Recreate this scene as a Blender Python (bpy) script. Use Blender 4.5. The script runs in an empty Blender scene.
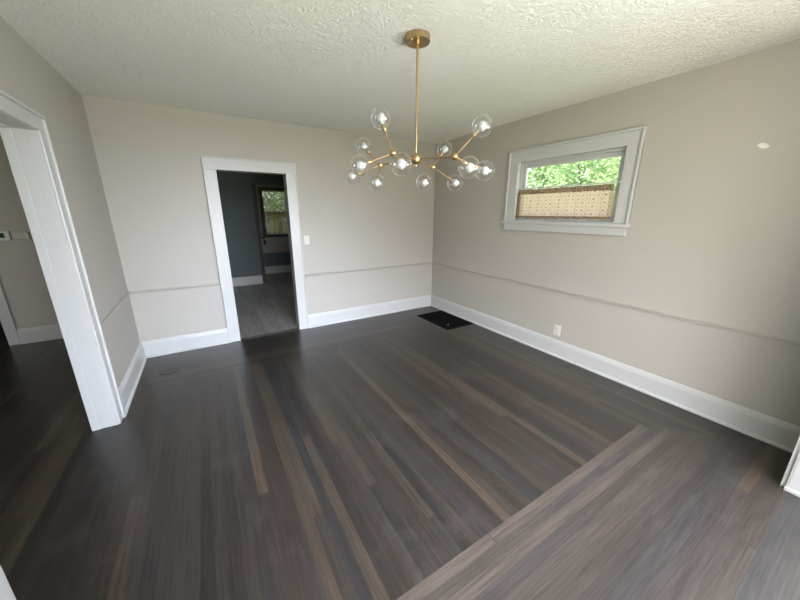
import bpy, bmesh, math, random
from mathutils import Vector, Matrix
random.seed(7)
scene = bpy.context.scene
C = scene.collection
R = math.radians

# ------------------------------------------------------------------ camera
cam_d = bpy.data.cameras.new('camera')
cam = bpy.data.objects.new('camera', cam_d); C.objects.link(cam)
cam_d.sensor_width = 36.0
cam_d.lens = 314.73 / 800 * 36.0
cam_d.clip_start = 0.02
yaw, pitch, roll = -0.5487, -0.2723, -0.0014
Rm = Matrix.Rotation(yaw, 3, 'Z') @ Matrix.Rotation(pitch, 3, 'X') @ Matrix.Rotation(roll, 3, 'Y')
cm = (Rm @ Matrix.Rotation(R(90), 3, 'X')).to_4x4()
cm.translation = Vector((-3.2531, -4.2691, 1.5839))
cam.matrix_world = cm
scene.camera = cam

# ------------------------------------------------------------------ world, sun, exposure
w = bpy.data.worlds.new('sky'); scene.world = w; w.use_nodes = True
nt = w.node_tree; nt.nodes.clear()
out = nt.nodes.new('ShaderNodeOutputWorld'); bg = nt.nodes.new('ShaderNodeBackground')
geo = nt.nodes.new('ShaderNodeTexCoord'); sep = nt.nodes.new('ShaderNodeSeparateXYZ')
ramp = nt.nodes.new('ShaderNodeValToRGB')
ramp.color_ramp.elements[0].position = 0.0; ramp.color_ramp.elements[0].color = (0.95, 0.97, 1.0, 1)
ramp.color_ramp.elements[1].position = 0.9; ramp.color_ramp.elements[1].color = (0.62, 0.79, 1.0, 1)
nt.links.new(geo.outputs['Generated'], sep.inputs[0]); nt.links.new(sep.outputs['Z'], ramp.inputs[0])
nt.links.new(ramp.outputs[0], bg.inputs[0]); bg.inputs[1].default_value = 1.0
nt.links.new(bg.outputs[0], out.inputs[0])
sun_d = bpy.data.lights.new('sun', 'SUN'); sun_d.energy = 3.6; sun_d.angle = R(2); sun_d.color = (1.0, 0.95, 0.84)
sun = bpy.data.objects.new('sun', sun_d); C.objects.link(sun)
sun.rotation_euler = Vector((0.12, -0.34, -0.93)).to_track_quat('-Z', 'Y').to_euler()
def daylight(name, loc, target, sx, sy, power, col, spread):
    d_ = bpy.data.lights.new(name, 'AREA'); d_.shape = 'RECTANGLE'; d_.size = sx; d_.size_y = sy; d_.energy = power; d_.color = col; d_.spread = R(spread)
    o_ = bpy.data.objects.new(name, d_); C.objects.link(o_); o_.location = loc
    o_.rotation_euler = (Vector(target) - Vector(loc)).to_track_quat('-Z', 'Z').to_euler(); return o_
# area lamps added inside the windows for daylight: sky light down, ground bounce up
daylight('sky_daylight', (-2.3, -5.75, 2.1), (-3.2, 0.0, -0.9), 3.0, 0.6, 12.5, (0.70, 0.81, 1.0), 60)
daylight('near_floor_fill', (-2.5, -5.75, 2.1), (-1.5, -3.6, 0.0), 2.6, 0.6, 10.0, (0.86, 0.91, 1.0), 68)  # extra lamp added to brighten the near floor
daylight('ground_daylight', (-2.3, -5.75, 0.9), (-2.0, -3.4, 3.6), 3.0, 0.8, 29, (1.0, 0.92, 0.80), 180)
daylight('left_window_daylight', (-4.15, -5.2, 1.45), (-0.5, -3.6, 1.0), 1.0, 1.6, 3.5, (0.80, 0.88, 1.0), 170)
daylight('left_wall_fill', (-0.1, -5.2, 1.45), (-4.0, -1.0, 0.4), 1.0, 1.6, 18.0, (0.84, 0.91, 1.0), 170)  # lamp added on the right to brighten the left wall
daylight('hall_fill', (-7.8, -2.3, 1.45), (-4.5, -1.0, 1.0), 1.2, 1.3, 6.0, (1.0, 0.98, 0.84), 170)  # lamp added inside the hall window to lift the hall
vs = scene.view_settings
vs.view_transform = 'Standard'; vs.look = 'None'; vs.gamma = 1; vs.use_curve_mapping = False
vs.exposure = 2.6
scene.cycles.use_denoising = True
scene.cycles.max_bounces = 14
scene.cycles.diffuse_bounces = 8
scene.cycles.transparent_max_bounces = 24
scene.cycles.caustics_reflective = False
scene.cycles.caustics_refractive = False
scene.cycles.sample_clamp_indirect = 2.0

# ------------------------------------------------------------------ node helpers
class NT:
    def __init__(s, name):
        s.m = bpy.data.materials.new(name); s.m.use_nodes = True
        s.t = s.m.node_tree; s.b = s.t.nodes['Principled BSDF']; s.out = s.t.nodes['Material Output']
    def n(s, typ, **kw):
        nd = s.t.nodes.new(typ)
        for k, v in kw.items(): setattr(nd, k, v)
        return nd
    def l(s, a, b): s.t.links.new(a, b)
    def put(s, sock, v):
        if isinstance(v, bpy.types.NodeSocket): s.l(v, sock)
        else: sock.default_value = v
    def math(s, op, a, b=0.0, c=0.0):
        nd = s.n('ShaderNodeMath', operation=op)
        s.put(nd.inputs[0], a); s.put(nd.inputs[1], b); s.put(nd.inputs[2], c)
        return nd.outputs[0]
    def mixf(s, f, a, b):
        nd = s.n('ShaderNodeMix', data_type='FLOAT'); s.put(nd.inputs[0], f); s.put(nd.inputs[2], a); s.put(nd.inputs[3], b)
        return nd.outputs[0]
    def mixc(s, f, a, b, mode='MIX'):
        nd = s.n('ShaderNodeMix', data_type='RGBA', blend_type=mode)
        s.put(nd.inputs[0], f); s.put(nd.inputs[6], a); s.put(nd.inputs[7], b)
        return nd.outputs[2]
    def pos(s): return s.n('ShaderNodeNewGeometry').outputs['Position']
    def noise(s, vec, scale, detail=3, rough=0.5):
        nd = s.n('ShaderNodeTexNoise'); nd.inputs['Scale'].default_value = scale
        nd.inputs['Detail'].default_value = detail; nd.inputs['Roughness'].default_value = rough
        if vec is not None: s.l(vec, nd.inputs['Vector'])
        return nd.outputs['Fac']
    def ramp(s, f, stops):
        nd = s.n('ShaderNodeValToRGB'); e = nd.color_ramp.elements
        while len(e) < len(stops): e.new(0.5)
        for i, (p, c) in enumerate(stops): e[i].position = p; e[i].color = tuple(c) + (1,) if len(c) == 3 else c
        s.l(f, nd.inputs[0]); return nd.outputs[0]
    def bump(s, h, strength, dist):
        nd = s.n('ShaderNodeBump'); nd.inputs['Strength'].default_value = strength; nd.inputs['Distance'].default_value = dist
        s.l(h, nd.inputs['Height']); s.l(nd.outputs[0], s.b.inputs['Normal'])

def plain(name, col, rough=0.5, metal=0.0, var=0.0, vscale=8, bump=0.0, bscale=60, bdist=0.002):
    k = NT(name); k.b.inputs['Roughness'].default_value = rough; k.b.inputs['Metallic'].default_value = metal
    c4 = tuple(col) + (1,)
    f = k.noise(k.pos(), vscale, 4)
    k.l(k.mixc(f, tuple(x * (1 - var) for x in col) + (1,), tuple(min(1, x * (1 + var)) for x in col) + (1,)), k.b.inputs['Base Color'])
    if bump: k.bump(k.noise(k.pos(), bscale, 4), bump, bdist)
    return k.m

M = {}
M['wall'] = plain('greige_wall_paint', (0.400, 0.375, 0.340), 0.55, var=0.02, vscale=2, bump=0.15, bscale=120, bdist=0.001)
M['trim'] = plain('white_gloss_trim', (0.470, 0.470, 0.470), 0.34, var=0.015, vscale=4, bump=0.08, bscale=40)
M['teal'] = plain('blue_grey_kitchen_paint', (0.088, 0.105, 0.114), 0.6, var=0.05, bump=0.1, bscale=120)
M['grey_panel'] = plain('grey_kitchen_woodwork', (0.17, 0.16, 0.165), 0.5, var=0.05)
M['tan_panel'] = plain('taupe_kitchen_dado', (0.30, 0.275, 0.25), 0.5, var=0.05)
M['kitchen_trim'] = plain('cream_kitchen_trim', (0.46, 0.45, 0.43), 0.4, var=0.02)
M['dark_wood'] = plain('dark_brown_wood', (0.012, 0.009, 0.008), 0.5, var=0.2)
M['brass'] = plain('brushed_brass', (0.50, 0.36, 0.185), 0.34, metal=1.0, var=0.06, vscale=30)
M['black_metal'] = plain('black_register_metal', (0.003, 0.003, 0.0035), 0.75, var=0.2)
M['black_metal'].node_tree.nodes['Principled BSDF'].inputs['Specular IOR Level'].default_value = 0.12
M['duct'] = plain('dark_duct', (0.0015, 0.0015, 0.0015), 0.95)
M['duct'].node_tree.nodes['Principled BSDF'].inputs['Specular IOR Level'].default_value = 0.05
M['steel'] = plain('screw_steel', (0.55, 0.55, 0.55), 0.3, metal=1.0)
M['white_plastic'] = plain('white_plastic', (0.58, 0.58, 0.56), 0.4)
M['cream_plastic'] = plain('cream_plastic', (0.58, 0.565, 0.50), 0.4)
M['plate'] = plain('painted_plate', (0.47, 0.43, 0.40), 0.5)
M['slot'] = plain('dark_slot', (0.02, 0.02, 0.02), 0.6)
M['screen'] = plain('thermostat_screen', (0.025, 0.03, 0.028), 0.15)
M['spackle'] = plain('white_spackle', (0.66, 0.65, 0.61), 0.7, var=0.05, vscale=60)
M['plug'] = plain('dark_floor_stain_plug', (0.035, 0.026, 0.022), 0.4, var=0.3, vscale=40)
M['bark'] = plain('tree_bark', (0.12, 0.08, 0.05), 0.9, var=0.4, vscale=20, bump=0.6)
M['grass'] = plain('lawn_grass', (0.16, 0.24, 0.07), 0.9, var=0.35, vscale=3, bump=0.5, bscale=30, bdist=0.02)
M['siding'] = plain('exterior_siding', (0.6, 0.6, 0.58), 0.7)
M['closet'] = plain('closet_paint', (0.18, 0.17, 0.16), 0.7)

# ceiling: slapped texture plaster
k = NT('textured_plaster_ceiling'); k.b.inputs['Roughness'].default_value = 0.85
p = k.pos()
wob = k.noise(p, 9, 3)
v1 = k.n('ShaderNodeTexNoise'); v1.inputs['Scale'].default_value = 30; v1.inputs['Detail'].default_value = 5; v1.inputs['Roughness'].default_value = 0.62
v1.inputs['Distortion'].default_value = 1.4; k.l(p, v1.inputs['Vector'])
h = k.ramp(v1.outputs['Fac'], [(0.40, (0, 0, 0)), (0.62, (1, 1, 1))])
big = k.noise(p, 2.2, 3)
hh = k.math('MULTIPLY', h, k.math('ADD', k.math('MULTIPLY', wob, 0.9), 0.35))
k.bump(hh, 0.7, 0.016)
k.l(k.mixc(big, (0.86, 0.84, 0.80, 1), (0.90, 0.88, 0.84, 1)), k.b.inputs['Base Color'])
M['ceiling'] = k.m

def strip_floor(name, framed, stops, bw, blen, rough, gapdark=0.45):
    k = NT(name)
    s = k.n('ShaderNodeSeparateXYZ'); k.l(k.pos(), s.inputs[0])
    x, y = s.outputs[0], s.outputs[1]
    if framed:
        a = k.math('ADD', x, 0.620); b = k.math('SUBTRACT', -3.455, y); c = k.math('ADD', y, 0.83)
        fa = k.math('FLOOR', k.math('DIVIDE', a, bw)); fb = k.math('FLOOR', k.math('DIVIDE', b, bw)); fc = k.math('FLOOR', k.math('DIVIDE', c, bw))
        front = k.math('MULTIPLY', k.math('GREATER_THAN', b, 0.0), k.math('GREATER_THAN', fb, k.math('SUBTRACT', fa, 0.5)))
        inroom = k.math('GREATER_THAN', x, -4.1)
        back = k.math('MULTIPLY', k.math('GREATER_THAN', c, 0.0), k.math('GREATER_THAN', fc, k.math('SUBTRACT', fa, 0.5)))
        mask = k.math('MULTIPLY', k.math('MAXIMUM', front, back), inroom)
        A0 = k.mixf(front, k.mixf(back, a, c), b)
        A = k.mixf(mask, a, A0); L = k.mixf(mask, y, x)
        ring = k.math('MAXIMUM', fa, fb)
    else:
        A, L, mask = x, y, None
    fr = k.math('DIVIDE', A, bw); idx = k.math('FLOOR', fr); frac = k.math('FRACT', fr)
    if mask: idx = k.math('ADD', idx, k.math('ADD', k.math('MULTIPLY', mask, 131.0), k.math('MULTIPLY', front, 57.0)))
    w1 = k.n('ShaderNodeTexWhiteNoise', noise_dimensions='1D'); k.l(idx, w1.inputs['W'])
    lp = k.math('ADD', k.math('DIVIDE', L, blen), k.math('MULTIPLY', w1.outputs['Value'], 7.3))
    jdx = k.math('FLOOR', lp); jfr = k.math('FRACT', lp)
    cv = k.n('ShaderNodeCombineXYZ'); k.l(idx, cv.inputs[0]); k.l(jdx, cv.inputs[1])
    w2 = k.n('ShaderNodeTexWhiteNoise', noise_dimensions='2D'); k.l(cv.outputs[0], w2.inputs['Vector'])
    rnd = w2.outputs['Value']
    tone = k.ramp(rnd, stops)
    # grain, stretched along the boards
    gv = k.n('ShaderNodeCombineXYZ'); k.l(k.math('MULTIPLY', A, 110.0), gv.inputs[0]); k.l(k.math('MULTIPLY', L, 3.2), gv.inputs[1])
    k.l(k.math('MULTIPLY', rnd, 40.0), gv.inputs[2])
    g = k.noise(gv.outputs[0], 1.0, 5, 0.65)
    gcol = k.ramp(g, [(0.30, (0.52, 0.50, 0.49)), (0.70, (1.50, 1.46, 1.40))])
    col = k.mixc(1.0, tone, gcol, 'MULTIPLY')
    if framed:
        col = k.mixc(k.math('MULTIPLY', front, 0.3), col, k.mixc(1.0, (0.027, 0.0232, 0.0218, 1), gcol, 'MULTIPLY'))
        acc = k.math('MAXIMUM', k.math('COMPARE', ring, 0.0, 0.1), k.math('COMPARE', ring, 2.0, 0.1))
        col = k.mixc(k.math('MULTIPLY', acc, 0.4), col, k.mixc(1.0, (0.060, 0.048, 0.041, 1), gcol, 'MULTIPLY'))
        col = k.mixc(k.math('MULTIPLY', front, 0.55), col, k.mixc(1.0, col, (1.9, 1.87, 1.86, 1), 'MULTIPLY'))  # front boards brightened in their colour to imitate window light falling there
        # scuffed finish, worn blotches
        wv = k.noise(k.pos(), 2.6, 6, 0.7)
        wear = k.ramp(wv, [(0.55, (0, 0, 0)), (0.8, (1, 1, 1))])
        col = k.mixc(k.math('MULTIPLY', wear, 0.35), col, (0.085, 0.075, 0.070, 1))
        sc = k.n('ShaderNodeVectorMath', operation='MULTIPLY'); k.l(k.pos(), sc.inputs[0]); sc.inputs[1].default_value = (26.0, 60.0, 1.0)
        ro = k.n('ShaderNodeVectorRotate'); ro.inputs['Angle'].default_value = 0.7; ro.inputs['Axis'].default_value = (0, 0, 1); k.l(sc.outputs[0], ro.inputs['Vector'])
        scr = k.ramp(k.noise(ro.outputs[0], 1.0, 5, 0.75), [(0.715, (0, 0, 0)), (0.77, (1, 1, 1))])
        col = k.mixc(k.math('MULTIPLY', scr, 0.35), col, (0.20, 0.175, 0.155, 1))
    e = k.math('MINIMUM', frac, k.math('SUBTRACT', 1.0, frac))
    gap = k.math('LESS_THAN', e, 0.018)
    gl = k.math('LESS_THAN', jfr, 0.0025)
    gp = k.math('MAXIMUM', gap, gl)
    col = k.mixc(k.math('MULTIPLY', gp, gapdark), col, (0.010, 0.009, 0.008, 1))
    k.l(col, k.b.inputs['Base Color'])
    k.l(k.math('ADD', k.math('MULTIPLY', k.noise(k.pos(), 12, 4), 0.06), k.math('ADD', rough, k.math('MULTIPLY', g, 0.03))), k.b.inputs['Roughness'])
    k.bump(k.math('SUBTRACT', k.math('MULTIPLY', g, 0.25), k.math('MULTIPLY', gp, 0.6)), 0.22, 0.002)
    return k.m
M['floor'] = strip_floor('dark_strip_oak_floor', True,
    [(0.0, (0.0145, 0.0128, 0.0128)), (0.22, (0.0195, 0.0155, 0.0138)), (0.45, (0.0265, 0.021, 0.0182)), (0.65, (0.0175, 0.0165, 0.0178)), (0.85, (0.034, 0.026, 0.0212)), (1.0, (0.052, 0.037, 0.027))],
    0.0572, 2.9, 0.277)
M['floor'].node_tree.nodes['Principled BSDF'].inputs['Specular IOR Level'].default_value = 0.6
M['kitchen_floor'] = strip_floor('grey_brown_kitchen_planks', False,
    [(0.0, (0.20, 0.182, 0.172)), (0.5, (0.24, 0.22, 0.21)), (1.0, (0.28, 0.257, 0.245))], 0.10, 0.9, 0.38)

def glass(name, tint=(0.97, 0.985, 0.98), base=0.04, edge=0.6):
    k = NT(name); k.t.nodes.remove(k.b)
    tr = k.n('ShaderNodeBsdfTransparent'); tr.inputs[0].default_value = tuple(tint) + (1,)
    gl = k.n('ShaderNodeBsdfGlossy'); gl.inputs['Roughness'].default_value = 0.02; gl.inputs[0].default_value = (1, 1, 1, 1)
    lw = k.n('ShaderNodeLayerWeight'); lw.inputs[0].default_value = 0.5
    f = k.math('ADD', k.math('MULTIPLY', k.math('POWER', lw.outputs['Facing'], 2.8), edge), base)
    mx = k.n('ShaderNodeMixShader'); k.l(f, mx.inputs[0]); k.l(tr.outputs[0], mx.inputs[1]); k.l(gl.outputs[0], mx.inputs[2])
    k.l(mx.outputs[0], k.out.inputs[0]); return k.m
M['pane'] = glass('window_glass')
M['globe'] = glass('clear_globe_glass', (0.955, 0.96, 0.955), 0.05, 0.95)

k = NT('frosted_bulb_glass'); k.b.inputs['Base Color'].default_value = (0.42, 0.42, 0.405, 1); k.b.inputs['Roughness'].default_value = 0.22
k.b.inputs['Subsurface Weight'].default_value = 0.3; k.b.inputs['Subsurface Radius'].default_value = (0.02, 0.02, 0.02)
M['bulb'] = k.m

def lace(name, cloth, dot, scale, trans, density, lattice=False, alpha=0.0):
    k = NT(name); k.t.nodes.remove(k.b)
    s = k.n('ShaderNodeSeparateXYZ'); k.l(k.n('ShaderNodeTexCoord').outputs['Object'], s.inputs[0])
    a = k.math('MULTIPLY', k.math('ADD', k.math('ADD', s.outputs[0], s.outputs[1]), s.outputs[2]), scale)
    b = k.math('MULTIPLY', k.math('SUBTRACT', k.math('ADD', s.outputs[0], s.outputs[1]), s.outputs[2]), scale)
    fa = k.math('ABSOLUTE', k.math('SUBTRACT', k.math('FRACT', a), 0.5)); fb = k.math('ABSOLUTE', k.math('SUBTRACT', k.math('FRACT', b), 0.5))
    line = k.math('GREATER_THAN', k.math('MAXIMUM', fa, fb), 0.42)
    dots = k.math('LESS_THAN', k.math('ADD', k.math('POWER', fa, 2.0), k.math('POWER', fb, 2.0)), 0.032)
    pat = k.math('MAXIMUM', k.math('MULTIPLY', line, 0.5 if not lattice else 0.95), dots)
    weave = k.noise(k.n('ShaderNodeTexCoord').outputs['Object'], 160, 3)
    col = k.mixc(pat, k.mixc(weave, tuple(c * 0.85 for c in cloth) + (1,), tuple(cloth) + (1,)), tuple(dot) + (1,))
    df = k.n('ShaderNodeBsdfDiffuse'); k.l(col, df.inputs[0]); tl = k.n('ShaderNodeBsdfTranslucent'); k.l(col, tl.inputs[0])
    m1 = k.n('ShaderNodeMixShader'); m1.inputs[0].default_value = trans; k.l(df.outputs[0], m1.inputs[1]); k.l(tl.outputs[0], m1.inputs[2])
    tp = k.n('ShaderNodeBsdfTransparent'); m2 = k.n('ShaderNodeMixShader')
    k.l(k.math('MULTIPLY', k.math('SUBTRACT', 1.0, pat), alpha), m2.inputs[0]); k.l(m1.outputs[0], m2.inputs[1]); k.l(tp.outputs[0], m2.inputs[2])
    k.l(m2.outputs[0], k.out.inputs[0]); return k.m
M['curtain'] = lace('tan_dotted_sheer', (0.80, 0.67, 0.57), (0.42, 0.29, 0.20), 14, 0.72, 1, alpha=0.20)
M['hem'] = lace('tan_gathered_hem', (0.42, 0.31, 0.22), (0.30, 0.21, 0.14), 40, 0.45, 1, alpha=0.1)
M['lace'] = lace('olive_lattice_lace', (0.34, 0.34, 0.20), (0.03, 0.028, 0.015), 8, 0.20, 1, lattice=True, alpha=0.13)
M['lace_brown'] = lace('brown_lattice_lace', (0.30, 0.23, 0.15), (0.05, 0.038, 0.028), 9, 0.16, 1, lattice=True, alpha=0.04)

k = NT('tree_leaf'); k.t.nodes.remove(k.b)
oi = k.n('ShaderNodeNewGeometry'); rr = oi.outputs['Random Per Island']
lc = k.ramp(rr, [(0.0, (0.14, 0.22, 0.09)), (0.5, (0.24, 0.33, 0.15)), (1.0, (0.40, 0.46, 0.25))])
df = k.n('ShaderNodeBsdfDiffuse'); k.l(lc, df.inputs[0]); tl = k.n('ShaderNodeBsdfTranslucent'); k.l(lc, tl.inputs[0])
m1 = k.n('ShaderNodeMixShader'); m1.inputs[0].default_value = 0.45; k.l(df.outputs[0], m1.inputs[1]); k.l(tl.outputs[0], m1.inputs[2])
k.l(m1.outputs[0], k.out.inputs[0]); M['leaf'] = k.m

# ------------------------------------------------------------------ mesh helpers
def link(name, bm, mat, parent=None, loc=None, smooth=False):
    me = bpy.data.meshes.new(name); bmesh.ops.recalc_face_normals(bm, faces=bm.faces); 
    for e_ in bm.edges:
        if len(e_.link_faces) == 2 and e_.calc_face_angle(0) > 0.7: e_.smooth = False
    bm.to_mesh(me); bm.free()
    me.materials.append(M[mat] if isinstance(mat, str) else mat)
    if smooth:
        for p_ in me.polygons: p_.use_smooth = True
    o = bpy.data.objects.new(name, me); C.objects.link(o)
    if parent is not None: o.parent = parent
    if loc is not None: o.location = loc
    return o
def box(bm, lo, hi, bev=0.0):
    lo, hi = Vector(lo), Vector(hi)
    g = bmesh.ops.create_cube(bm, size=1.0, matrix=Matrix.Translation((lo + hi) / 2) @ Matrix.Diagonal((*(hi - lo), 1)))
    if bev:
        es = list({e for v in g['verts'] for e in v.link_edges})
        bmesh.ops.bevel(bm, geom=es, offset=bev, segments=2, affect='EDGES', profile=0.6)
def mkbox(name, lo, hi, mat, parent=None, bev=0.0):
    """boxes given in world coordinates; the object's origin sits at its base"""
    bm = bmesh.new(); box(bm, lo, hi, bev)
    return place(name, bm, mat, parent)
def place(name, bm, mat, parent=None, smooth=False):
    vs_ = [v.co for v in bm.verts]
    o0 = Vector(((min(v.x for v in vs_) + max(v.x for v in vs_)) / 2, (min(v.y for v in vs_) + max(v.y for v in vs_)) / 2, min(v.z for v in vs_)))
    bmesh.ops.translate(bm, verts=bm.verts, vec=-o0)
    o = link(name, bm, mat, None, None, smooth)
    if parent is not None:
        o.parent = parent; o.location = o0 - world_loc(parent)
    else: o.location = o0
    return o
def world_loc(o):
    v = Vector(o.location)
    while o.parent is not None: o = o.parent; v += o.location
    return v
def empty(name, loc):
    o = bpy.data.objects.new(name, None); C.objects.link(o); o.location = loc; o.empty_display_size = 0.1; return o
def tag(o, label, cat, group=None, kind=None):
    o['label'] = label; o['category'] = cat
    if group: o['group'] = group
    if kind: o['kind'] = kind
    return o
def struct(o, label, cat): return tag(o, label, cat, kind='structure')
def frame_of(d, up=Vector((0, 0, 1))):
    d = d.normalized()
    if abs(d.dot(up)) > 0.95: up = Vector((1, 0, 0))
    a = d.cross(up).normalized(); return a, d.cross(a)
def tube(bm, p, q, r0, r1=None, seg=16):
    r1 = r0 if r1 is None else r1
    p, q = Vector(p), Vector(q); a, b = frame_of(q - p); A, B = [], []
    for i in range(seg):
        t = 2 * math.pi * i / seg; d = a * math.cos(t) + b * math.sin(t)
        A.append(bm.verts.new(p + d * r0)); B.append(bm.verts.new(q + d * r1))
    for i in range(seg): bm.faces.new((A[i], A[(i + 1) % seg], B[(i + 1) % seg], B[i]))
    bm.faces.new(A[::-1]); bm.faces.new(B)
def lathe(bm, prof, origin, axis=(0, 0, 1), seg=32):
    """prof: list of (radius, height along axis)"""
    o = Vector(origin); ax = Vector(axis).normalized(); a, b = frame_of(ax); rings = []
    for r, h in prof:
        if r < 1e-6: rings.append([bm.verts.new(o + ax * h)])
        else: rings.append([bm.verts.new(o + ax * h + (a * math.cos(2 * math.pi * i / seg) + b * math.sin(2 * math.pi * i / seg)) * r) for i in range(seg)])
    for A, B in zip(rings, rings[1:]):
        for i in range(seg):
            j = (i + 1) % seg
            if len(A) == 1 and len(B) == 1: continue
            if len(A) == 1: bm.faces.new((A[0], B[i], B[j]))
            elif len(B) == 1: bm.faces.new((A[i], A[j], B[0]))
            else: bm.faces.new((A[i], A[j], B[j], B[i]))
def ball(bm, c, r, seg=24): bmesh.ops.create_uvsphere(bm, u_segments=seg, v_segments=seg // 2 + 2, radius=r, matrix=Matrix.Translation(c))
def wall(axis, plane, thick, u0, u1, holes, z0=0.0, z1=2.6):
    """wall slab with rectangular holes (ulo, uhi, zlo, zhi). axis 0: plane x = plane, u = y; axis 1: plane y = plane, u = x"""
    us = sorted({u0, u1, *[h[0] for h in holes], *[h[1] for h in holes]}); zs = sorted({z0, z1, *[h[2] for h in holes], *[h[3] for h in holes]})
    bm = bmesh.new(); vc = {}
    def V(u, z):
        if (u, z) not in vc: vc[(u, z)] = bm.verts.new((plane, u, z) if axis == 0 else (u, plane, z))
        return vc[(u, z)]
    for a, b in zip(us, us[1:]):
        for c, d in zip(zs, zs[1:]):
            um, zm = (a + b) / 2, (c + d) / 2
            if any(h[0] < um < h[1] and h[2] < zm < h[3] for h in holes): continue
            bm.faces.new((V(a, c), V(b, c), V(b, d), V(a, d)))
    g = bmesh.ops.extrude_face_region(bm, geom=bm.faces[:])
    vec = (thick, 0, 0) if axis == 0 else (0, thick, 0)
    bmesh.ops.translate(bm, verts=[e for e in g['geom'] if isinstance(e, bmesh.types.BMVert)], vec=vec)
    return bm
def run(bm, prof, p, q, inward):
    """extrude a profile [(out, z)] from p to q along a wall; inward = unit vector out of the wall"""
    p, q, n = Vector(p), Vector(q), Vector(inward); A = []; B = []
    for o, z in prof: A.append(bm.verts.new(p + n * o + Vector((0, 0, z)))); B.append(bm.verts.new(q + n * o + Vector((0, 0, z))))
    m = len(prof)
    for i in range(m): bm.faces.new((A[i], A[(i + 1) % m], B[(i + 1) % m], B[i]))
    bm.faces.new(A[::-1]); bm.faces.new(B)
BASE = [(0, 0), (0.034, 0), (0.034, 0.012), (0.028, 0.020), (0.019, 0.024), (0.018, 0.150), (0.015, 0.158), (0.015, 0.163), (0.010, 0.178), (0.004, 0.190), (0, 0.191)]
RAIL = [(0, 0), (0.010, 0.0), (0.014, 0.006), (0.011, 0.011), (0.016, 0.016), (0.020, 0.023), (0.015, 0.030), (0, 0.032)]

# ------------------------------------------------------------------ big structure
W, H = 4.025, 2.6
XL = -W
def setting(name, bm, mat, label, cat):
    return struct(place(name, bm, mat), label, cat)
bm = bmesh.new(); box(bm, (-8.2, -6.1, -0.12), (0.16, 0.03, 0.0))
# register hole is covered by its own black duct box, so the floor stays whole
setting('floor', bm, 'floor', 'dark brown stained strip wood floor of dining room and hall', 'floor')
bm = bmesh.new(); box(bm, (-4.18, 0.03, -0.12), (0.16, 4.9, 0.0)); setting('floor_kitchen', bm, 'kitchen_floor', 'grey brown plank floor of the kitchen beyond the doorway', 'floor')
bm = bmesh.new(); box(bm, (-8.2, 0.03, -0.12), (-4.18, 4.9, 0.0)); setting('floor_hall', bm, 'floor', 'dark wood floor at the far end of the left hall', 'floor')
bm = bmesh.new(); box(bm, (-9.0, -6.8, 2.6), (0.75, 5.6, 2.78)); setting('ceiling', bm, 'ceiling', 'off white ceiling with rough slapped plaster texture', 'ceiling')  # unseen overhang added as eaves to keep sun out of the windows

DX0, DX1, DZ = -3.040, -2.298, 2.033              # kitchen doorway
OY0, OY1, OZ = -2.872, -1.355, 2.055              # left cased opening
WY0, WY1, WZ0, WZ1 = -2.745, -1.615, 1.490, 2.140 # high window
setting('wall_back', wall(1, 0.0, 0.06, XL - 0.155, 0.0, [(DX0 - 0.02, DX1 + 0.02, 0, DZ + 0.02)]), 'wall', 'greige back wall with the kitchen doorway', 'wall')
setting('wall_right', wall(0, 0.0, 0.16, -6.06, 0.03, [(WY0 - 0.02, WY1 + 0.02, WZ0 - 0.03, WZ1 + 0.02), (-5.75, -4.65, 0.55, 2.3)]), 'wall', 'greige right wall with the small high window', 'wall')
setting('wall_left', wall(0, XL - 0.140, 0.140, -4.18, 0.0, [(OY0 - 0.02, OY1 + 0.02, 0, OZ + 0.02)]), 'wall', 'greige left wall with wide cased opening into hall', 'wall')
FX0, FX1, FZ = -3.42, -0.515, 2.53                  # opening the camera stands in; unseen left edge and height shaped for the light
setting('wall_front', wall(1, -4.34, 0.16, XL - 0.155, 0.0, [(FX0, FX1, 0, FZ)]), 'wall', 'greige front wall stub beside the wide front opening', 'wall')
# living room behind the camera
LW = [(-3.85, -2.35, 0.55, 2.3), (-2.15, -0.65, 0.55, 2.3)]
setting('wall_living_front', wall(1, -6.06, 0.16, -4.34, 0.0, LW), 'wall', 'greige wall with street windows behind the camera', 'wall')
LS = [(-5.75, -4.65, 0.55, 2.3)]
setting('wall_living_left', wall(0, -4.34, 0.16, -5.9, -4.34, LS), 'wall', 'greige left wall of the front room', 'wall')
# hall on the left
HD = [(-6.30, -5.480, 0, 2.05)]
HY = 1.29
setting('wall_hall_back', wall(1, HY, 0.12, -7.9, -4.18, HD), 'wall', 'greige far wall of the left hall', 'wall')
setting('wall_hall_right', wall(0, -4.18, 0.10, 0.06, HY, []), 'wall', 'greige right side wall of the left hall', 'wall')
HW = [(-2.9, -1.7, 0.8, 2.1)]
setting('wall_hall_left', wall(0, -8.06, 0.16, -4.34, 4.9, HW), 'wall', 'greige outer wall of the left hall', 'wall')
setting('wall_hall_front', wall(1, -4.34, 0.16, -7.9, -4.34, []), 'wall', 'greige near wall of the left hall', 'wall')
bm = bmesh.new(); box(bm, (-7.0, 2.9, 0), (-4.3, 3.0, 2.6)); setting('wall_closet', bm, 'closet', 'dark wall in the room beyond the hall doorway', 'wall')
bm = bmesh.new(); box(bm, (-7.9, 4.7, 0), (-4.18, 4.8, 2.6)); setting('wall_closet_back', bm, 'closet', 'dark back wall of the room beyond the hall doorway', 'wall')
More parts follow.
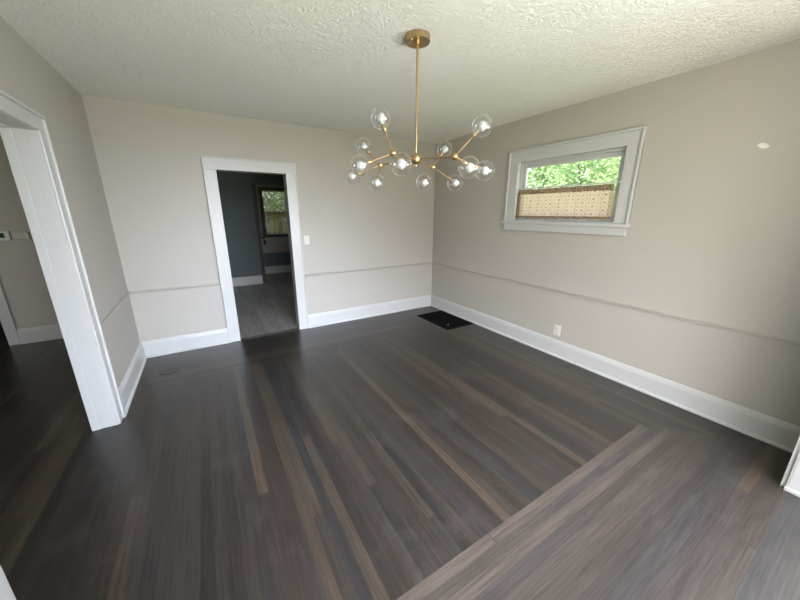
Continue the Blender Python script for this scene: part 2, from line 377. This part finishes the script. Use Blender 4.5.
# kitchen
KY = 4.62
setting('wall_kitchen_front', wall(1, 0.06, 0.06, -4.08, 0.0, [(DX0 - 0.02, DX1 + 0.02, 0, DZ + 0.02)]), 'teal', 'blue grey kitchen side of the doorway wall', 'wall')
KW = [(-1.90, -0.90, 1.00, 2.13)]
setting('wall_kitchen_back', wall(1, KY, 0.16, -4.08, 0.0, KW), 'teal', 'blue grey far kitchen wall with the curtained window', 'wall')
KR = [(1.2, 2.3, 1.0, 2.1)]
setting('wall_kitchen_right', wall(0, 0.0, 0.16, 0.03, 4.78, KR), 'teal', 'blue grey right wall of the kitchen', 'wall')
setting('wall_kitchen_left', wall(0, -4.18, 0.10, HY, 4.78, []), 'teal', 'blue grey left wall of the kitchen', 'wall')
bm = bmesh.new(); box(bm, (-4.08, 3.42, 0), (-2.25, 4.62, 2.6)); setting('wall_kitchen_pantry', bm, 'teal', 'blue grey wall of the kitchen pantry corner', 'wall')
bm = bmesh.new(); box(bm, (-40, -40, -0.55), (45, 50, -0.45)); setting('ground', bm, 'grass', 'green lawn outside the house', 'lawn')

# baseboards and chair rails
def baseboard(name, segs, mat, label, prof=BASE):
    bm = bmesh.new()
    for p_, q_, n_ in segs: run(bm, prof, p_, q_, n_)
    struct(place(name, bm, mat), label, 'baseboard')
baseboard('baseboard_back', [((XL, 0, 0), (DX0 - 0.128, 0, 0), (0, -1, 0)), ((DX1 + 0.128, 0, 0), (0, 0, 0), (0, -1, 0))], 'trim', 'white baseboard along the back wall')
baseboard('baseboard_right', [((0, 0, 0), (0, -4.18, 0), (-1, 0, 0))], 'trim', 'white baseboard along the right wall')
baseboard('baseboard_left', [((XL, 0, 0), (XL, -1.262, 0), (1, 0, 0)), ((XL, -2.965, 0), (XL, -4.18, 0), (1, 0, 0))], 'trim', 'white baseboard along the left wall')
baseboard('baseboard_hall', [((-4.18, HY, 0), (-5.382, HY, 0), (0, -1, 0)), ((-6.40, HY, 0), (-7.9, HY, 0), (0, -1, 0)), ((-7.9, HY, 0), (-7.9, -4.18, 0), (1, 0, 0))], 'trim', 'white baseboard on the far hall wall')
baseboard('baseboard_kitchen', [((-4.08, 3.42, 0), (-2.25, 3.42, 0), (0, -1, 0))], 'kitchen_trim', 'cream baseboard on the blue grey kitchen wall')
baseboard('baseboard_kitchen_back', [((-2.25, KY, 0), (0, KY, 0), (0, -1, 0))], 'kitchen_trim', 'cream baseboard under the kitchen window')
for i, (nm, segs, lab) in enumerate([
    ('trim_1', [((XL, 0, 0.734), (DX0 - 0.128, 0, 0.734), (0, -1, 0)), ((DX1 + 0.128, 0, 0.734), (0, 0, 0.734), (0, -1, 0))], 'thin wall coloured chair rail along the back wall'),
    ('trim_2', [((0, 0, 0.734), (0, -4.18, 0.734), (-1, 0, 0))], 'thin wall coloured chair rail along the right wall'),
    ('trim_3', [((XL, 0, 0.734), (XL, -1.262, 0.734), (1, 0, 0))], 'thin wall coloured chair rail along the left wall')]):
    baseboard(nm, segs, 'wall', lab, RAIL)

# kitchen doorway casing
d = struct(empty('door_1', ((DX0 + DX1) / 2, 0, 0)), 'white cased doorway in the back wall opening to kitchen', 'doorway')
CW = 0.128
for xa, xb in ((DX0 - CW, DX0), (DX1, DX1 + CW)):
    bm = bmesh.new(); box(bm, (xa, -0.022, 0), (xb, 0.0, DZ), 0.003)
    xo = xa if xa < DX0 - 0.01 and xb == DX0 else xb - 0.012
    box(bm, (xo, -0.030, 0), (xo + 0.012, -0.002, DZ + 0.002), 0.003)
    place('side_casing', bm, 'trim', d)
bm = bmesh.new(); box(bm, (DX0 - CW, -0.024, DZ), (DX1 + CW, 0.0, DZ + CW), 0.003); box(bm, (DX0 - CW - 0.004, -0.034, DZ + CW - 0.012), (DX1 + CW + 0.004, -0.002, DZ + CW + 0.004), 0.003)
place('head_casing', bm, 'trim', d)
for xa, xb in ((DX0 - 0.02, DX0), (DX1, DX1 + 0.02)): mkbox('side_jamb', (xa, -0.003, 0), (xb, 0.123, DZ), 'trim', d)
mkbox('head_jamb', (DX0 - 0.02, -0.003, DZ), (DX1 + 0.02, 0.123, DZ + 0.02), 'trim', d)
mkbox('threshold', (DX0, 0.0, -0.002), (DX1, 0.05, 0.003), 'floor', d, 0.001)
for xa, xb in ((DX0 - 0.09, DX0), (DX1, DX1 + 0.09)): mkbox('kitchen_side_casing', (xa, 0.12, 0), (xb, 0.14, DZ + 0.09), 'kitchen_trim', d)

# left cased opening
d = struct(empty('door_2', (XL, (OY0 + OY1) / 2, 0)), 'wide white cased opening in the left wall to hall', 'doorway')
cw = 0.098
for s, ya, yb in ((1, OY1, OY1 + cw), (-1, OY0 - cw, OY0)):
    bm = bmesh.new(); box(bm, (XL, ya, 0), (XL + 0.018, yb - 0.001 if s > 0 else yb, OZ), 0.007)
    yo = yb - 0.020 if s > 0 else ya
    box(bm, (XL + 0.002, yo, 0), (XL + 0.032, yo + 0.020, OZ + cw - 0.019), 0.006)
    place('side_casing', bm, 'trim', d)
bm = bmesh.new(); box(bm, (XL, OY0 - cw + 0.019, OZ), (XL + 0.0185, OY1 + cw - 0.019, OZ + cw - 0.001), 0.007)
box(bm, (XL + 0.002, OY0 - cw, OZ + cw - 0.020), (XL + 0.032, OY1 + cw, OZ + cw), 0.006)
place('head_casing', bm, 'trim', d)
for s, ya, yb in ((1, OY1, OY1 + 0.02), (-1, OY0 - 0.02, OY0)):
    bm = bmesh.new(); box(bm, (XL - 0.104, ya, 0), (XL + 0.004, yb, OZ))
    yc, yd_ = (ya - 0.006, yb) if s > 0 else (ya, yb + 0.006)
    box(bm, (XL - 0.148, yc, 0), (XL - 0.104, yd_, OZ), 0.002)
    ye, yf_ = (ya - 0.003, yb) if s > 0 else (ya, yb + 0.003)
    box(bm, (XL - 0.045, ye, 0), (XL + 0.003, yf_, OZ), 0.001)
    place('side_jamb', bm, 'trim', d)
bm = bmesh.new(); box(bm, (XL - 0.104, OY0 - 0.02, OZ), (XL + 0.004, OY1 + 0.02, OZ + 0.02)); box(bm, (XL - 0.148, OY0 - 0.02, OZ - 0.006), (XL - 0.104, OY1 + 0.02, OZ + 0.02), 0.002)
box(bm, (XL - 0.045, OY0, OZ - 0.003), (XL + 0.003, OY1, OZ + 0.01), 0.001)
place('head_jamb', bm, 'trim', d)

# front opening jamb (its right end shows at the picture's right edge)
d = struct(empty('door_3', ((FX0 + FX1) / 2, -4.26, 0)), 'white cased wide opening at the front of the dining room', 'doorway')
for xa, xb, s in ((FX1 - 0.002, FX1 + 0.016, 1), (FX0 - 0.016, FX0 + 0.002, -1)):
    bm = bmesh.new(); box(bm, (xa, -4.345, 0), (xb, -4.190, FZ))
    xs = (FX1 - 0.018, FX1) if s > 0 else (FX0, FX0 + 0.018)
    box(bm, (xs[0], -4.352, 0), (xs[1], -4.178, 0.022), 0.004)
    place('side_jamb', bm, 'trim', d)
    xc = (FX1, FX1 + 0.10) if s > 0 else (FX0 - 0.10, FX0)
    mkbox('side_casing', (xc[0] + 0.012 * s, -4.18, 0), (xc[1] + 0.012 * s, -4.160, FZ + 0.06), 'trim', d, 0.003)
mkbox('head_casing', (FX0, -4.18, FZ), (FX1, -4.160, FZ + 0.06), 'trim', d, 0.003)

# hall doorway at the far left and the dark leaf in the kitchen
d = struct(empty('door_4', (-5.9, HY, 0)), 'white cased doorway at the end of the left hall', 'doorway')
for xa, xb in ((-5.480, -5.382), (-6.398, -6.30)): mkbox('side_casing', (xa, HY - 0.024, 0), (xb, HY, 2.05), 'trim', d, 0.004)
mkbox('head_casing', (-6.398, HY - 0.024, 2.05), (-5.382, HY, 2.15), 'trim', d, 0.004)
mkbox('side_jamb', (-5.481, HY - 0.002, 0), (-5.465, HY + 0.122, 2.05), 'trim', d)
d = struct(empty('door_5', (-2.205, 3.9, 0)), 'dark brown wooden door standing open seen edge on in kitchen', 'door')
bm = bmesh.new(); box(bm, (-2.248, 3.46, 0.01), (-2.170, 4.28, 2.15), 0.003)
for z0, z1 in ((0.2, 0.95), (1.1, 2.0)): box(bm, (-2.174, 3.58, z0), (-2.164, 4.16, z1), 0.004)
place('door_leaf', bm, 'dark_wood', d)
bm = bmesh.new(); tube(bm, (-2.17, 3.53, 1.02), (-2.13, 3.53, 1.02), 0.010); ball(bm, Vector((-2.115, 3.53, 1.02)), 0.028); tube(bm, (-2.171, 3.53, 1.02), (-2.164, 3.53, 1.02), 0.03)
place('door_knob', bm, 'dark_wood', d, True)

# ------------------------------------------------------------------ windows
def sash_frame(bm, axis, plane, t, u0, u1, z0, z1, wd, wb=None):
    wb = wd if wb is None else wb
    def bx(a, b, c, d_):
        lo, hi = ((plane, a, c), (plane + t, b, d_)) if axis == 0 else ((a, plane, c), (b, plane + t, d_))
        box(bm, lo, hi, 0.004)
    bx(u0, u0 + wd, z0, z1); bx(u1 - wd, u1, z0, z1); bx(u0 + wd, u1 - wd, z1 - wd, z1); bx(u0 + wd, u1 - wd, z0, z0 + wb)
win = struct(empty('window_1', (0, (WY0 + WY1) / 2, 1.38)), 'small high white framed window in the right wall', 'window')
oy0, oy1, ozt = -2.870, -1.480, 2.273
for ya, yb, yo in ((oy0, WY0, oy0), (WY1, oy1, oy1 - 0.022)):
    bm = bmesh.new(); box(bm, (-0.018, ya, 1.485), (0, yb, WZ1), 0.003); box(bm, (-0.034, yo, 1.487), (-0.001, yo + 0.022, ozt - 0.0225), 0.006)
    place('side_casing', bm, 'trim', win)
bm = bmesh.new(); box(bm, (-0.018, oy0 + 0.02, WZ1), (0, oy1 - 0.02, ozt), 0.003); box(bm, (-0.034, oy0, ozt - 0.022), (-0.001, oy1, ozt), 0.006)
place('head_casing', bm, 'trim', win)
bm = bmesh.new(); box(bm, (-0.052, -2.888, 1.453), (0.06, -1.462, 1.487), 0.005); place('stool', bm, 'trim', win)
bm = bmesh.new(); box(bm, (-0.030, -2.862, 1.378), (0, -1.488, 1.456), 0.005); place('apron', bm, 'trim', win)
bm = bmesh.new()
box(bm, (-0.003, WY0 - 0.02, WZ0), (0.16, WY0, WZ1)); box(bm, (-0.003, WY1, WZ0), (0.16, WY1 + 0.02, WZ1)); box(bm, (-0.003, WY0 - 0.02, WZ1), (0.16, WY1 + 0.02, WZ1 + 0.02)); box(bm, (0.0, WY0 - 0.02, WZ0 - 0.03), (0.19, WY1 + 0.02, WZ0))
# stops
box(bm, (0.030, WY0, WZ0), (0.050, WY0 + 0.022, WZ1), 0.002); box(bm, (0.030, WY1 - 0.022, WZ0), (0.050, WY1, WZ1), 0.002); box(bm, (0.030, WY0 + 0.022, WZ1 - 0.022), (0.050, WY1 - 0.022, WZ1), 0.002)
place('jamb', bm, 'trim', win)
bm = bmesh.new(); sash_frame(bm, 0, 0.055, 0.035, WY0 + 0.004, WY1 - 0.004, WZ0 + 0.002, WZ1 - 0.004, 0.062, 0.06); sh = place('sash', bm, 'trim', win)
mkbox('pane', (0.070, WY0 + 0.06, WZ0 + 0.055), (0.074, WY1 - 0.06, WZ1 - 0.06), 'pane', sh)

def plain_window(name, axis, plane, inward, thick, u0, u1, z0, z1, label, mat='trim', mid=True, cas=0.10):
    """double hung window in a wall hole; plane = the room-side face, inward = +-1 towards the room"""
    def pt(off, u, z): return (plane + off * inward, u, z) if axis == 0 else (u, plane + off * inward, z)
    def bx(bm, o0, o1, a, b, c, d_, bev=0.003):
        p_, q_ = Vector(pt(o0, a, c)), Vector(pt(o1, b, d_))
        box(bm, [min(i, j) for i, j in zip(p_, q_)], [max(i, j) for i, j in zip(p_, q_)], bev)
    e = struct(empty(name, pt(0, (u0 + u1) / 2, z0)), label, 'window')
    if cas:
        for a, b in ((u0 - cas, u0), (u1, u1 + cas)):
            bm = bmesh.new(); bx(bm, 0, 0.022, a, b, z0, z1 + cas); place('side_casing', bm, mat, e)
        bm = bmesh.new(); bx(bm, 0, 0.022, u0, u1, z1, z1 + cas); place('head_casing', bm, mat, e)
        bm = bmesh.new(); bx(bm, 0, 0.05, u0 - cas - .03, u1 + cas + .03, z0 - 0.03, z0); place('stool', bm, mat, e)
    zm = (z0 + z1) / 2
    for (a, b, off) in ((z0, zm + 0.02, -0.06), (zm - 0.02, z1, -0.10)):
        bm = bmesh.new(); wd = 0.045
        bx(bm, off, off - 0.035, u0, u0 + wd, a, b); bx(bm, off, off - 0.035, u1 - wd, u1, a, b); bx(bm, off, off - 0.035, u0 + wd, u1 - wd, a, a + wd); bx(bm, off, off - 0.035, u0 + wd, u1 - wd, b - wd, b)
        sh = place('sash', bm, mat, e)
        bm = bmesh.new(); bx(bm, off - 0.015, off - 0.019, u0 + wd - .005, u1 - wd + .005, a + wd - .005, b - wd + .005, 0); place('pane', bm, 'pane', sh)
    return e
for i, (a, b, c, d_) in enumerate(LW): plain_window(f'window_{i + 2}', 1, -5.9, 1, 0.16, a, b, c, d_, ['left', 'right'][i] + ' street window of the front room behind the camera')
plain_window('window_4', 0, -4.18, 1, 0.16, *LS[0], 'side window of the front room behind the camera')
plain_window('window_8', 0, 0.0, -1, 0.16, -5.75, -4.65, 0.55, 2.3, 'right side window added to the unseen front room')  # unseen window added for light on the left wall
plain_window('window_5', 0, -7.9, 1, 0.16, *HW[0], 'window in the outer wall of the left hall')
plain_window('window_6', 0, 0.0, -1, 0.16, *KR[0], 'side window in the right wall of the kitchen', 'kitchen_trim')
# kitchen window, dark frame
kw = plain_window('window_7', 1, KY, -1, 0.16, *KW[0], 'dark framed kitchen window seen through the doorway', 'dark_wood', True, 0.0)
x0, x1, z0, z1 = KW[0]
bm = bmesh.new()
box(bm, (x0 - 0.05, KY - 0.035, z0 - 0.05), (x0 + 0.03, KY + 0.12, z1 + 0.05), 0.004); box(bm, (x1 - 0.03, KY - 0.035, z0 - 0.05), (x1 + 0.05, KY + 0.12, z1 + 0.05), 0.004)
box(bm, (x0 + 0.03, KY - 0.035, z1 - 0.02), (x1 - 0.03, KY + 0.12, z1 + 0.05), 0.004); box(bm, (x0 + 0.03, KY - 0.035, z0 - 0.05), (x1 - 0.03, KY + 0.12, z0 + 0.02), 0.004)
place('frame', bm, 'dark_wood', kw)
bm = bmesh.new()
box(bm, (-2.06, KY - 0.015, 0.93), (x0 - 0.05, KY, 2.24), 0.003); box(bm, (x1 + 0.05, KY - 0.015, 0.93), (-0.74, KY, 2.24), 0.003); box(bm, (x0 - 0.05, KY - 0.015, z1 + 0.05), (x1 + 0.05, KY, 2.24), 0.003)
struct(place('trim_4', bm, 'grey_panel'), 'wide grey surround of the kitchen window', 'trim')
bm = bmesh.new(); box(bm, (-2.10, KY - 0.014, 0.55), (-0.30, KY, 0.92), 0.003); box(bm, (-2.10, KY - 0.03, 0.915), (-0.30, KY, 0.945), 0.004)
struct(place('trim_5', bm, 'tan_panel'), 'taupe panel band below the kitchen window', 'trim')

# ------------------------------------------------------------------ outlet, switch, thermostat, small wall things
o = tag(empty('wall_outlet', (0, -2.355, 0.245)), 'white duplex outlet low on the right wall above the baseboard', 'outlet')
bm = bmesh.new(); box(bm, (-0.007, -2.394, 0.243), (0, -2.316, 0.365), 0.003); place('cover_plate', bm, 'white_plastic', o)
for zc in (0.279, 0.329):
    bm = bmesh.new(); lathe(bm, [(0, 0.0), (0.0165, 0.0), (0.0165, 0.002), (0.0155, 0.003), (0, 0.003)], (-0.0065, -2.355, zc), (-1, 0, 0), 24)
    s_ = place('socket', bm, 'cream_plastic', o)
    bm = bmesh.new()
    for dy in (-0.006, 0.006): box(bm, (-0.0102, -2.355 + dy - 0.001, zc - 0.001), (-0.0085, -2.355 + dy + 0.001, zc + 0.008))
    tube(bm, (-0.0102, -2.355, zc - 0.008), (-0.0085, -2.355, zc - 0.008), 0.0025, seg=10)
    place('slots', bm, 'slot', s_)
bm = bmesh.new(); tube(bm, (-0.0085, -2.355, 0.304), (-0.006, -2.355, 0.304), 0.003, seg=12); place('screw', bm, 'steel', o)

o = tag(empty('light_switch', (-2.100, 0, 1.166)), 'cream toggle light switch on back wall right of the doorway', 'light switch')
bm = bmesh.new(); box(bm, (-2.136, -0.007, 1.166), (-2.064, 0, 1.284), 0.003); place('cover_plate', bm, 'cream_plastic', o)
bm = bmesh.new(); box(bm, (-2.106, -0.020, 1.222), (-2.094, -0.005, 1.240), 0.002); place('toggle', bm, 'white_plastic', o)
for zc in (1.190, 1.260):
    bm = bmesh.new(); tube(bm, (-2.1, -0.0085, zc), (-2.1, -0.006, zc), 0.003, seg=12); place('screw', bm, 'steel', o)

o = tag(empty('thermostat', (-5.235, HY, 1.262)), 'white thermostat with dark screen on the far hall wall', 'thermostat')
bm = bmesh.new(); box(bm, (-5.300, HY - 0.024, 1.262), (-5.182, HY, 1.366), 0.006); place('body', bm, 'white_plastic', o)
bm = bmesh.new(); box(bm, (-5.282, HY - 0.0265, 1.290), (-5.222, HY - 0.022, 1.345), 0.002); place('display', bm, 'screen', o)
for zc in (1.30, 1.33):
    bm = bmesh.new(); box(bm, (-5.208, HY - 0.027, zc - 0.006), (-5.194, HY - 0.022, zc + 0.006), 0.002); place('button', bm, 'white_plastic', o)
o = tag(empty('wall_plate', (-5.095, HY, 1.265)), 'painted over rectangular wall plate right of the thermostat', 'wall plate')
bm = bmesh.new(); box(bm, (-5.163, HY - 0.024, 1.265), (-5.028, HY, 1.350), 0.005); place('plate', bm, 'plate', o)
bm = bmesh.new(); box(bm, (-5.050, HY - 0.034, 1.272), (-5.030, HY - 0.004, 1.340), 0.003); place('end_cap', bm, 'white_plastic', o)
o = tag(empty('wall_outlet', (-1.94, KY - 0.015, 0.77)), 'dark outlet on the taupe panel below the kitchen window', 'outlet')
bm = bmesh.new(); box(bm, (-1.975, KY - 0.020, 0.765), (-1.905, KY - 0.013, 0.880), 0.002); place('cover_plate', bm, 'dark_wood', o)
for zc in (0.80, 0.845):
    bm = bmesh.new(); tube(bm, (-1.94, KY - 0.023, zc), (-1.94, KY - 0.019, zc), 0.016, seg=16); place('socket', bm, 'slot', o)

bm = bmesh.new()
ring = [bm.verts.new((-0.0035, 0.023 * math.cos(t) * (1 + 0.18 * math.sin(2 * t + 1)), 0.017 * math.sin(t) + 0.006 * math.cos(t))) for t in [2 * math.pi * i / 20 for i in range(20)]]
ring2 = [bm.verts.new((0.0, v.co.y * 1.15, v.co.z * 1.15)) for v in ring]
bm.faces.new(ring)
for i in range(20): bm.faces.new((ring[i], ring[(i + 1) % 20], ring2[(i + 1) % 20], ring2[i]))
bmesh.ops.translate(bm, verts=bm.verts, vec=(0, -3.572, 2.011))
tag(place('spackle_patch', bm, 'spackle'), 'small white spackle dab high on the right wall', 'wall patch')
bm = bmesh.new(); lathe(bm, [(0, 0.004), (0.075, 0.004), (0.085, 0.003), (0.09, 0.0), (0, 0.0)], (-3.752, -0.525, 0), (0, 0, 1), 36)
tag(place('floor_plug', bm, 'plug'), 'flat dark round cover on the floor near the left corner', 'floor cover')

# floor register
r = tag(empty('floor_register', (-0.30, -0.735, 0)), 'black metal floor register grille in the far right corner', 'floor register')
rx0, rx1, ry0, ry1 = -0.545, -0.042, -1.105, -0.352
bm = bmesh.new(); sash_frame_z = 0.007
for lo, hi in (((rx0, ry0), (rx0 + 0.035, ry1)), ((rx1 - 0.035, ry0), (rx1, ry1)), ((rx0 + 0.035, ry0), (rx1 - 0.035, ry0 + 0.035)), ((rx0 + 0.035, ry1 - 0.035), (rx1 - 0.035, ry1))):
    box(bm, (lo[0], lo[1], 0.0), (hi[0], hi[1], sash_frame_z), 0.002)
place('frame', bm, 'black_metal', r)
bm = bmesh.new(); box(bm, (rx0 + 0.034, ry0 + 0.034, 0.0005), (rx1 - 0.034, ry1 - 0.034, 0.0015)); place('damper', bm, 'duct', r)
bm = bmesh.new()
for i in range(28):
    yy = ry0 + 0.045 + i * (ry1 - ry0 - 0.09) / 27
    box(bm, (rx0 + 0.034, yy - 0.003, 0.0015), (rx1 - 0.034, yy + 0.003, 0.0055))
for i in range(9):
    xx = rx0 + 0.06 + i * (rx1 - rx0 - 0.12) / 8
    box(bm, (xx - 0.002, ry0 + 0.034, 0.0015), (xx + 0.002, ry1 - 0.034, 0.005))
place('grille', bm, 'black_metal', r)
bm = bmesh.new(); ball(bm, Vector((-0.41, -0.96, 0.008)), 0.008, 14); place('damper_knob', bm, 'steel', r, True)

# ------------------------------------------------------------------ curtains
def curtain_bm(u0, u1, z0, z1, plane, axis, amp, folds, nu=140, nz=14, flare=0.0, th=0.0015, phase=0.0):
    bm = bmesh.new(); g = []
    for j in range(nz + 1):
        t = j / nz; row = []
        for i in range(nu + 1):
            s = i / nu; u = u0 + (u1 - u0) * s
            u += flare * (1 - t) * (0.5 - s) * -2
            q = amp * (0.35 + 0.65 * (1 - t * 0.6)) * (math.sin(2 * math.pi * folds * s + phase + 0.6 * math.sin(5 * s)) + 0.4 * math.sin(2 * math.pi * folds * 2.3 * s + 1 + t))
            z = z0 + (z1 - z0) * t + (0.004 * math.sin(2 * math.pi * folds * s + 1) if j == 0 else 0)
            row.append(bm.verts.new((plane + q, u, z) if axis == 0 else (u, plane + q, z)))
        g.append(row)
    for j in range(nz):
        for i in range(nu): bm.faces.new((g[j][i], g[j][i + 1], g[j + 1][i + 1], g[j + 1][i]))
    return bm
cu = tag(empty('cafe_curtain', (0.008, -2.165, 1.52)), 'tan dotted sheer cafe curtain over lower half of high window', 'curtain')
def cpart(name, *a, mat, **kw):
    o_ = place(name, curtain_bm(*a, **kw), mat, cu, True)
    md = o_.modifiers.new('thickness', 'SOLIDIFY'); md.thickness = 0.0012
    return o_
cpart('cloth', -2.690, -1.640, 1.535, 1.800, 0.008, 0, 0.006, 9, mat='curtain', flare=0.012)
cpart('ruffled_header', -2.683, -1.650, 1.785, 1.835, 0.004, 0, 0.005, 34, mat='hem', nu=260, nz=5)
cpart('bottom_hem', -2.705, -1.622, 1.520, 1.545, 0.006, 0, 0.006, 9, mat='hem', nz=4)
cpart('side_hem', -1.672, -1.630, 1.535, 1.80, 0.004, 0, 0.003, 1, mat='hem', nu=16)
rod = bmesh.new(); tube(rod, (-0.004, WY0, 1.846), (-0.004, WY1, 1.846), 0.007, seg=14); tube(rod, (-0.004, WY0, 1.846), (-0.004, WY0 + 0.012, 1.846), 0.011, seg=14); tube(rod, (-0.004, WY1 - 0.012, 1.846), (-0.004, WY1, 1.846), 0.011, seg=14)
tag(place('curtain_rod', rod, 'white_plastic', None, True), 'white tension rod across the high window holding the cafe curtain', 'curtain rod')
for nm, za, zb, mt, lab in (('lace_curtain', 1.60, 2.115, 'lace', 'olive lattice lace curtain over upper half of the kitchen window'), ('lace_curtain', 1.02, 1.60, 'lace_brown', 'brown lattice lace curtain over lower half of the kitchen window')):
    bm = curtain_bm(x0 + 0.03, x1 - 0.03, za, zb, KY - 0.008 + (0.012 if za > 1.5 else 0), 1, 0.006, 7, nz=8)
    o_ = tag(place(nm, bm, mt, None, True), lab, 'curtain')

# ------------------------------------------------------------------ chandelier
ch = tag(empty('chandelier', (-1.9972, -2.4134, H)), 'brass branching chandelier with twelve clear glass globes hanging from ceiling', 'chandelier')
c0 = Vector((-1.9972, -2.4134, 1.920))
bm = bmesh.new(); lathe(bm, [(0, 0), (0.0745, 0), (0.0745, -0.034), (0.014, -0.034), (0.014, -0.045), (0.008, -0.048), (0, -0.048)], (c0.x, c0.y, H), (0, 0, 1), 48)
cp = place('canopy', bm, 'brass', ch, True)
for a in (R(20), R(200)):
    bm = bmesh.new(); ball(bm, c0 * 1 + Vector((0.055 * math.cos(a), 0.055 * math.sin(a), H - 0.035 - c0.z)), 0.005, 12); place('canopy_screw', bm, 'brass', cp, True)
bm = bmesh.new(); tube(bm, c0, (c0.x, c0.y, H - 0.04), 0.0068, seg=20); place('stem', bm, 'brass', ch, True)
bm = bmesh.new(); ball(bm, c0, 0.036, 32); tube(bm, c0 - Vector((0, 0, 0.03)), c0 - Vector((0, 0, 0.046)), 0.008, 0.006); place('centre_ball', bm, 'brass', ch, True)
hubs = {'R1': (-1.925, -2.714, 1.9), 'R2': (-1.734, -2.251, 1.907), 'L1': (-2.264, -2.571, 1.909), 'L2': (-2.107, -2.124, 1.908)}
for hv in hubs.values():
    hv = Vector(hv); bm = bmesh.new(); tube(bm, c0, hv, 0.005, seg=14); ao = place('arm', bm, 'brass', ch, True)
    bm = bmesh.new(); ball(bm, hv, 0.021, 24); place('joint_ball', bm, 'brass', ao, True)
globes = [('L1', (-2.309, -2.513, 2.095)), ('L1', (-2.433, -2.484, 1.840)), ('L1', (-2.318, -2.746, 1.827)), ('L2', (-2.176, -1.993, 2.043)), ('L2', (-2.294, -2.035, 1.828)), ('L2', (-2.200, -2.240, 1.775)),
          ('R1', (-1.845, -2.841, 2.046)), ('R1', (-1.970, -2.891, 1.818)), ('R1', (-1.762, -2.801, 1.824)), ('R2', (-1.596, -2.207, 2.045)), ('R2', (-1.602, -2.352, 1.794)), ('R2', (-1.871, -2.332, 1.786))]
GR = 0.0585
for hk, gc in globes:
    hv, gc = Vector(hubs[hk]), Vector(gc); dr = (gc - hv).normalized(); neck = gc - dr * (GR - 0.003)
    bm = bmesh.new(); tube(bm, hv, neck - dr * 0.01, 0.0042, seg=12); br = place('branch', bm, 'brass', ch, True)
    bm = bmesh.new(); lathe(bm, [(0, -0.016), (0.007, -0.016), (0.011, -0.010), (0.0125, -0.002), (0.0125, 0.006), (0.008, 0.008), (0.008, 0.022), (0, 0.022)], neck, dr, 24); place('socket', bm, 'brass', br)
    bm = bmesh.new(); pr = []
    for i in range(25):
        t = 0.26 + (math.pi - 0.26) * i / 24
        pr.append((GR * math.sin(t), -GR * math.cos(t)))
    pr[-1] = (0, GR); lathe(bm, pr, gc, dr, 36); place('globe', bm, 'globe', br, True)
    bm = bmesh.new(); pr = [(0, -0.036), (0.009, -0.036), (0.010, -0.028)]
    for i in range(15):
        t = 0.5 + (math.pi - 0.5) * i / 14
        pr.append((0.0275 * math.sin(t), -0.0275 * math.cos(t)))
    pr[-1] = (0, 0.0275); lathe(bm, pr, gc, dr, 28); place('bulb', bm, 'bulb', br, True)

# ------------------------------------------------------------------ trees outside
def tree(loc, h, rad, n, seed, label, leaf=0.13):
    rg = random.Random(seed); t = tag(empty('garden_tree', loc), label, 'tree', 'trees outside the windows')
    bm = bmesh.new(); tips = []
    tube(bm, (0, 0, 0), (0.05, 0.02, h * 0.45), 0.11, 0.08, 12)
    for i in range(9):
        a = i * 2.4; e = Vector((rad * 0.65 * math.cos(a), rad * 0.65 * math.sin(a), h * (0.5 + 0.05 * (i % 5) + 0.04)))
        tube(bm, (0.04, 0.02, h * (0.25 + 0.02 * i)), e, 0.045, 0.012, 8); tips.append(e)
    link('trunk', bm, 'bark', t)
    bm = bmesh.new(); cl = []
    for i in range(26):
        while True:
            v = Vector((rg.uniform(-1, 1), rg.uniform(-1, 1), rg.uniform(-1, 1)))
            if 0.25 < v.length < 1: break
        cl.append((Vector((v.x * rad, v.y * rad, h * 0.62 + v.z * h * 0.36)), rg.uniform(0.3, 0.55) * rad))
    for i in range(n):
        c, r_ = cl[i % len(cl)]
        d_ = Vector((rg.gauss(0, 1), rg.gauss(0, 1), rg.gauss(0, 1))).normalized()
        p_ = c + d_ * r_ * rg.uniform(0.5, 1.05)
        a = Vector((rg.gauss(0, 1), rg.gauss(0, 1), rg.gauss(0, 0.5))).normalized(); b = a.cross(d_).normalized(); s = leaf * rg.uniform(0.6, 1.3)
        nn = a.cross(b) * s * 0.12
        v = [bm.verts.new(p_ - a * s * .5), bm.verts.new(p_ - a * s * .1 + b * s * .27 + nn), bm.verts.new(p_ + a * s * .55), bm.verts.new(p_ - a * s * .1 - b * s * .27 + nn)]
        bm.faces.new((v[0], v[1], v[2])); bm.faces.new((v[0], v[2], v[3]))
    me = bpy.data.meshes.new('foliage'); bm.to_mesh(me); bm.free(); me.materials.append(M['leaf'])
    o_ = bpy.data.objects.new('foliage', me); C.objects.link(o_); o_.parent = t
tree((5.0, 2.45, -0.45), 4.2, 1.55, 9500, 1, 'leafy green tree outside, left side of the high window')
tree((5.3, -1.5, -0.45), 3.8, 1.45, 8500, 2, 'leafy green tree outside, right side of the high window')
tree((11.0, 3.6, -0.45), 5.4, 2.7, 13000, 3, 'taller leafy tree outside behind the two nearer trees', 0.18)
tree((-0.6, 9.5, -0.45), 4.2, 1.9, 5000, 4, 'leafy green tree outside the dark framed kitchen window')
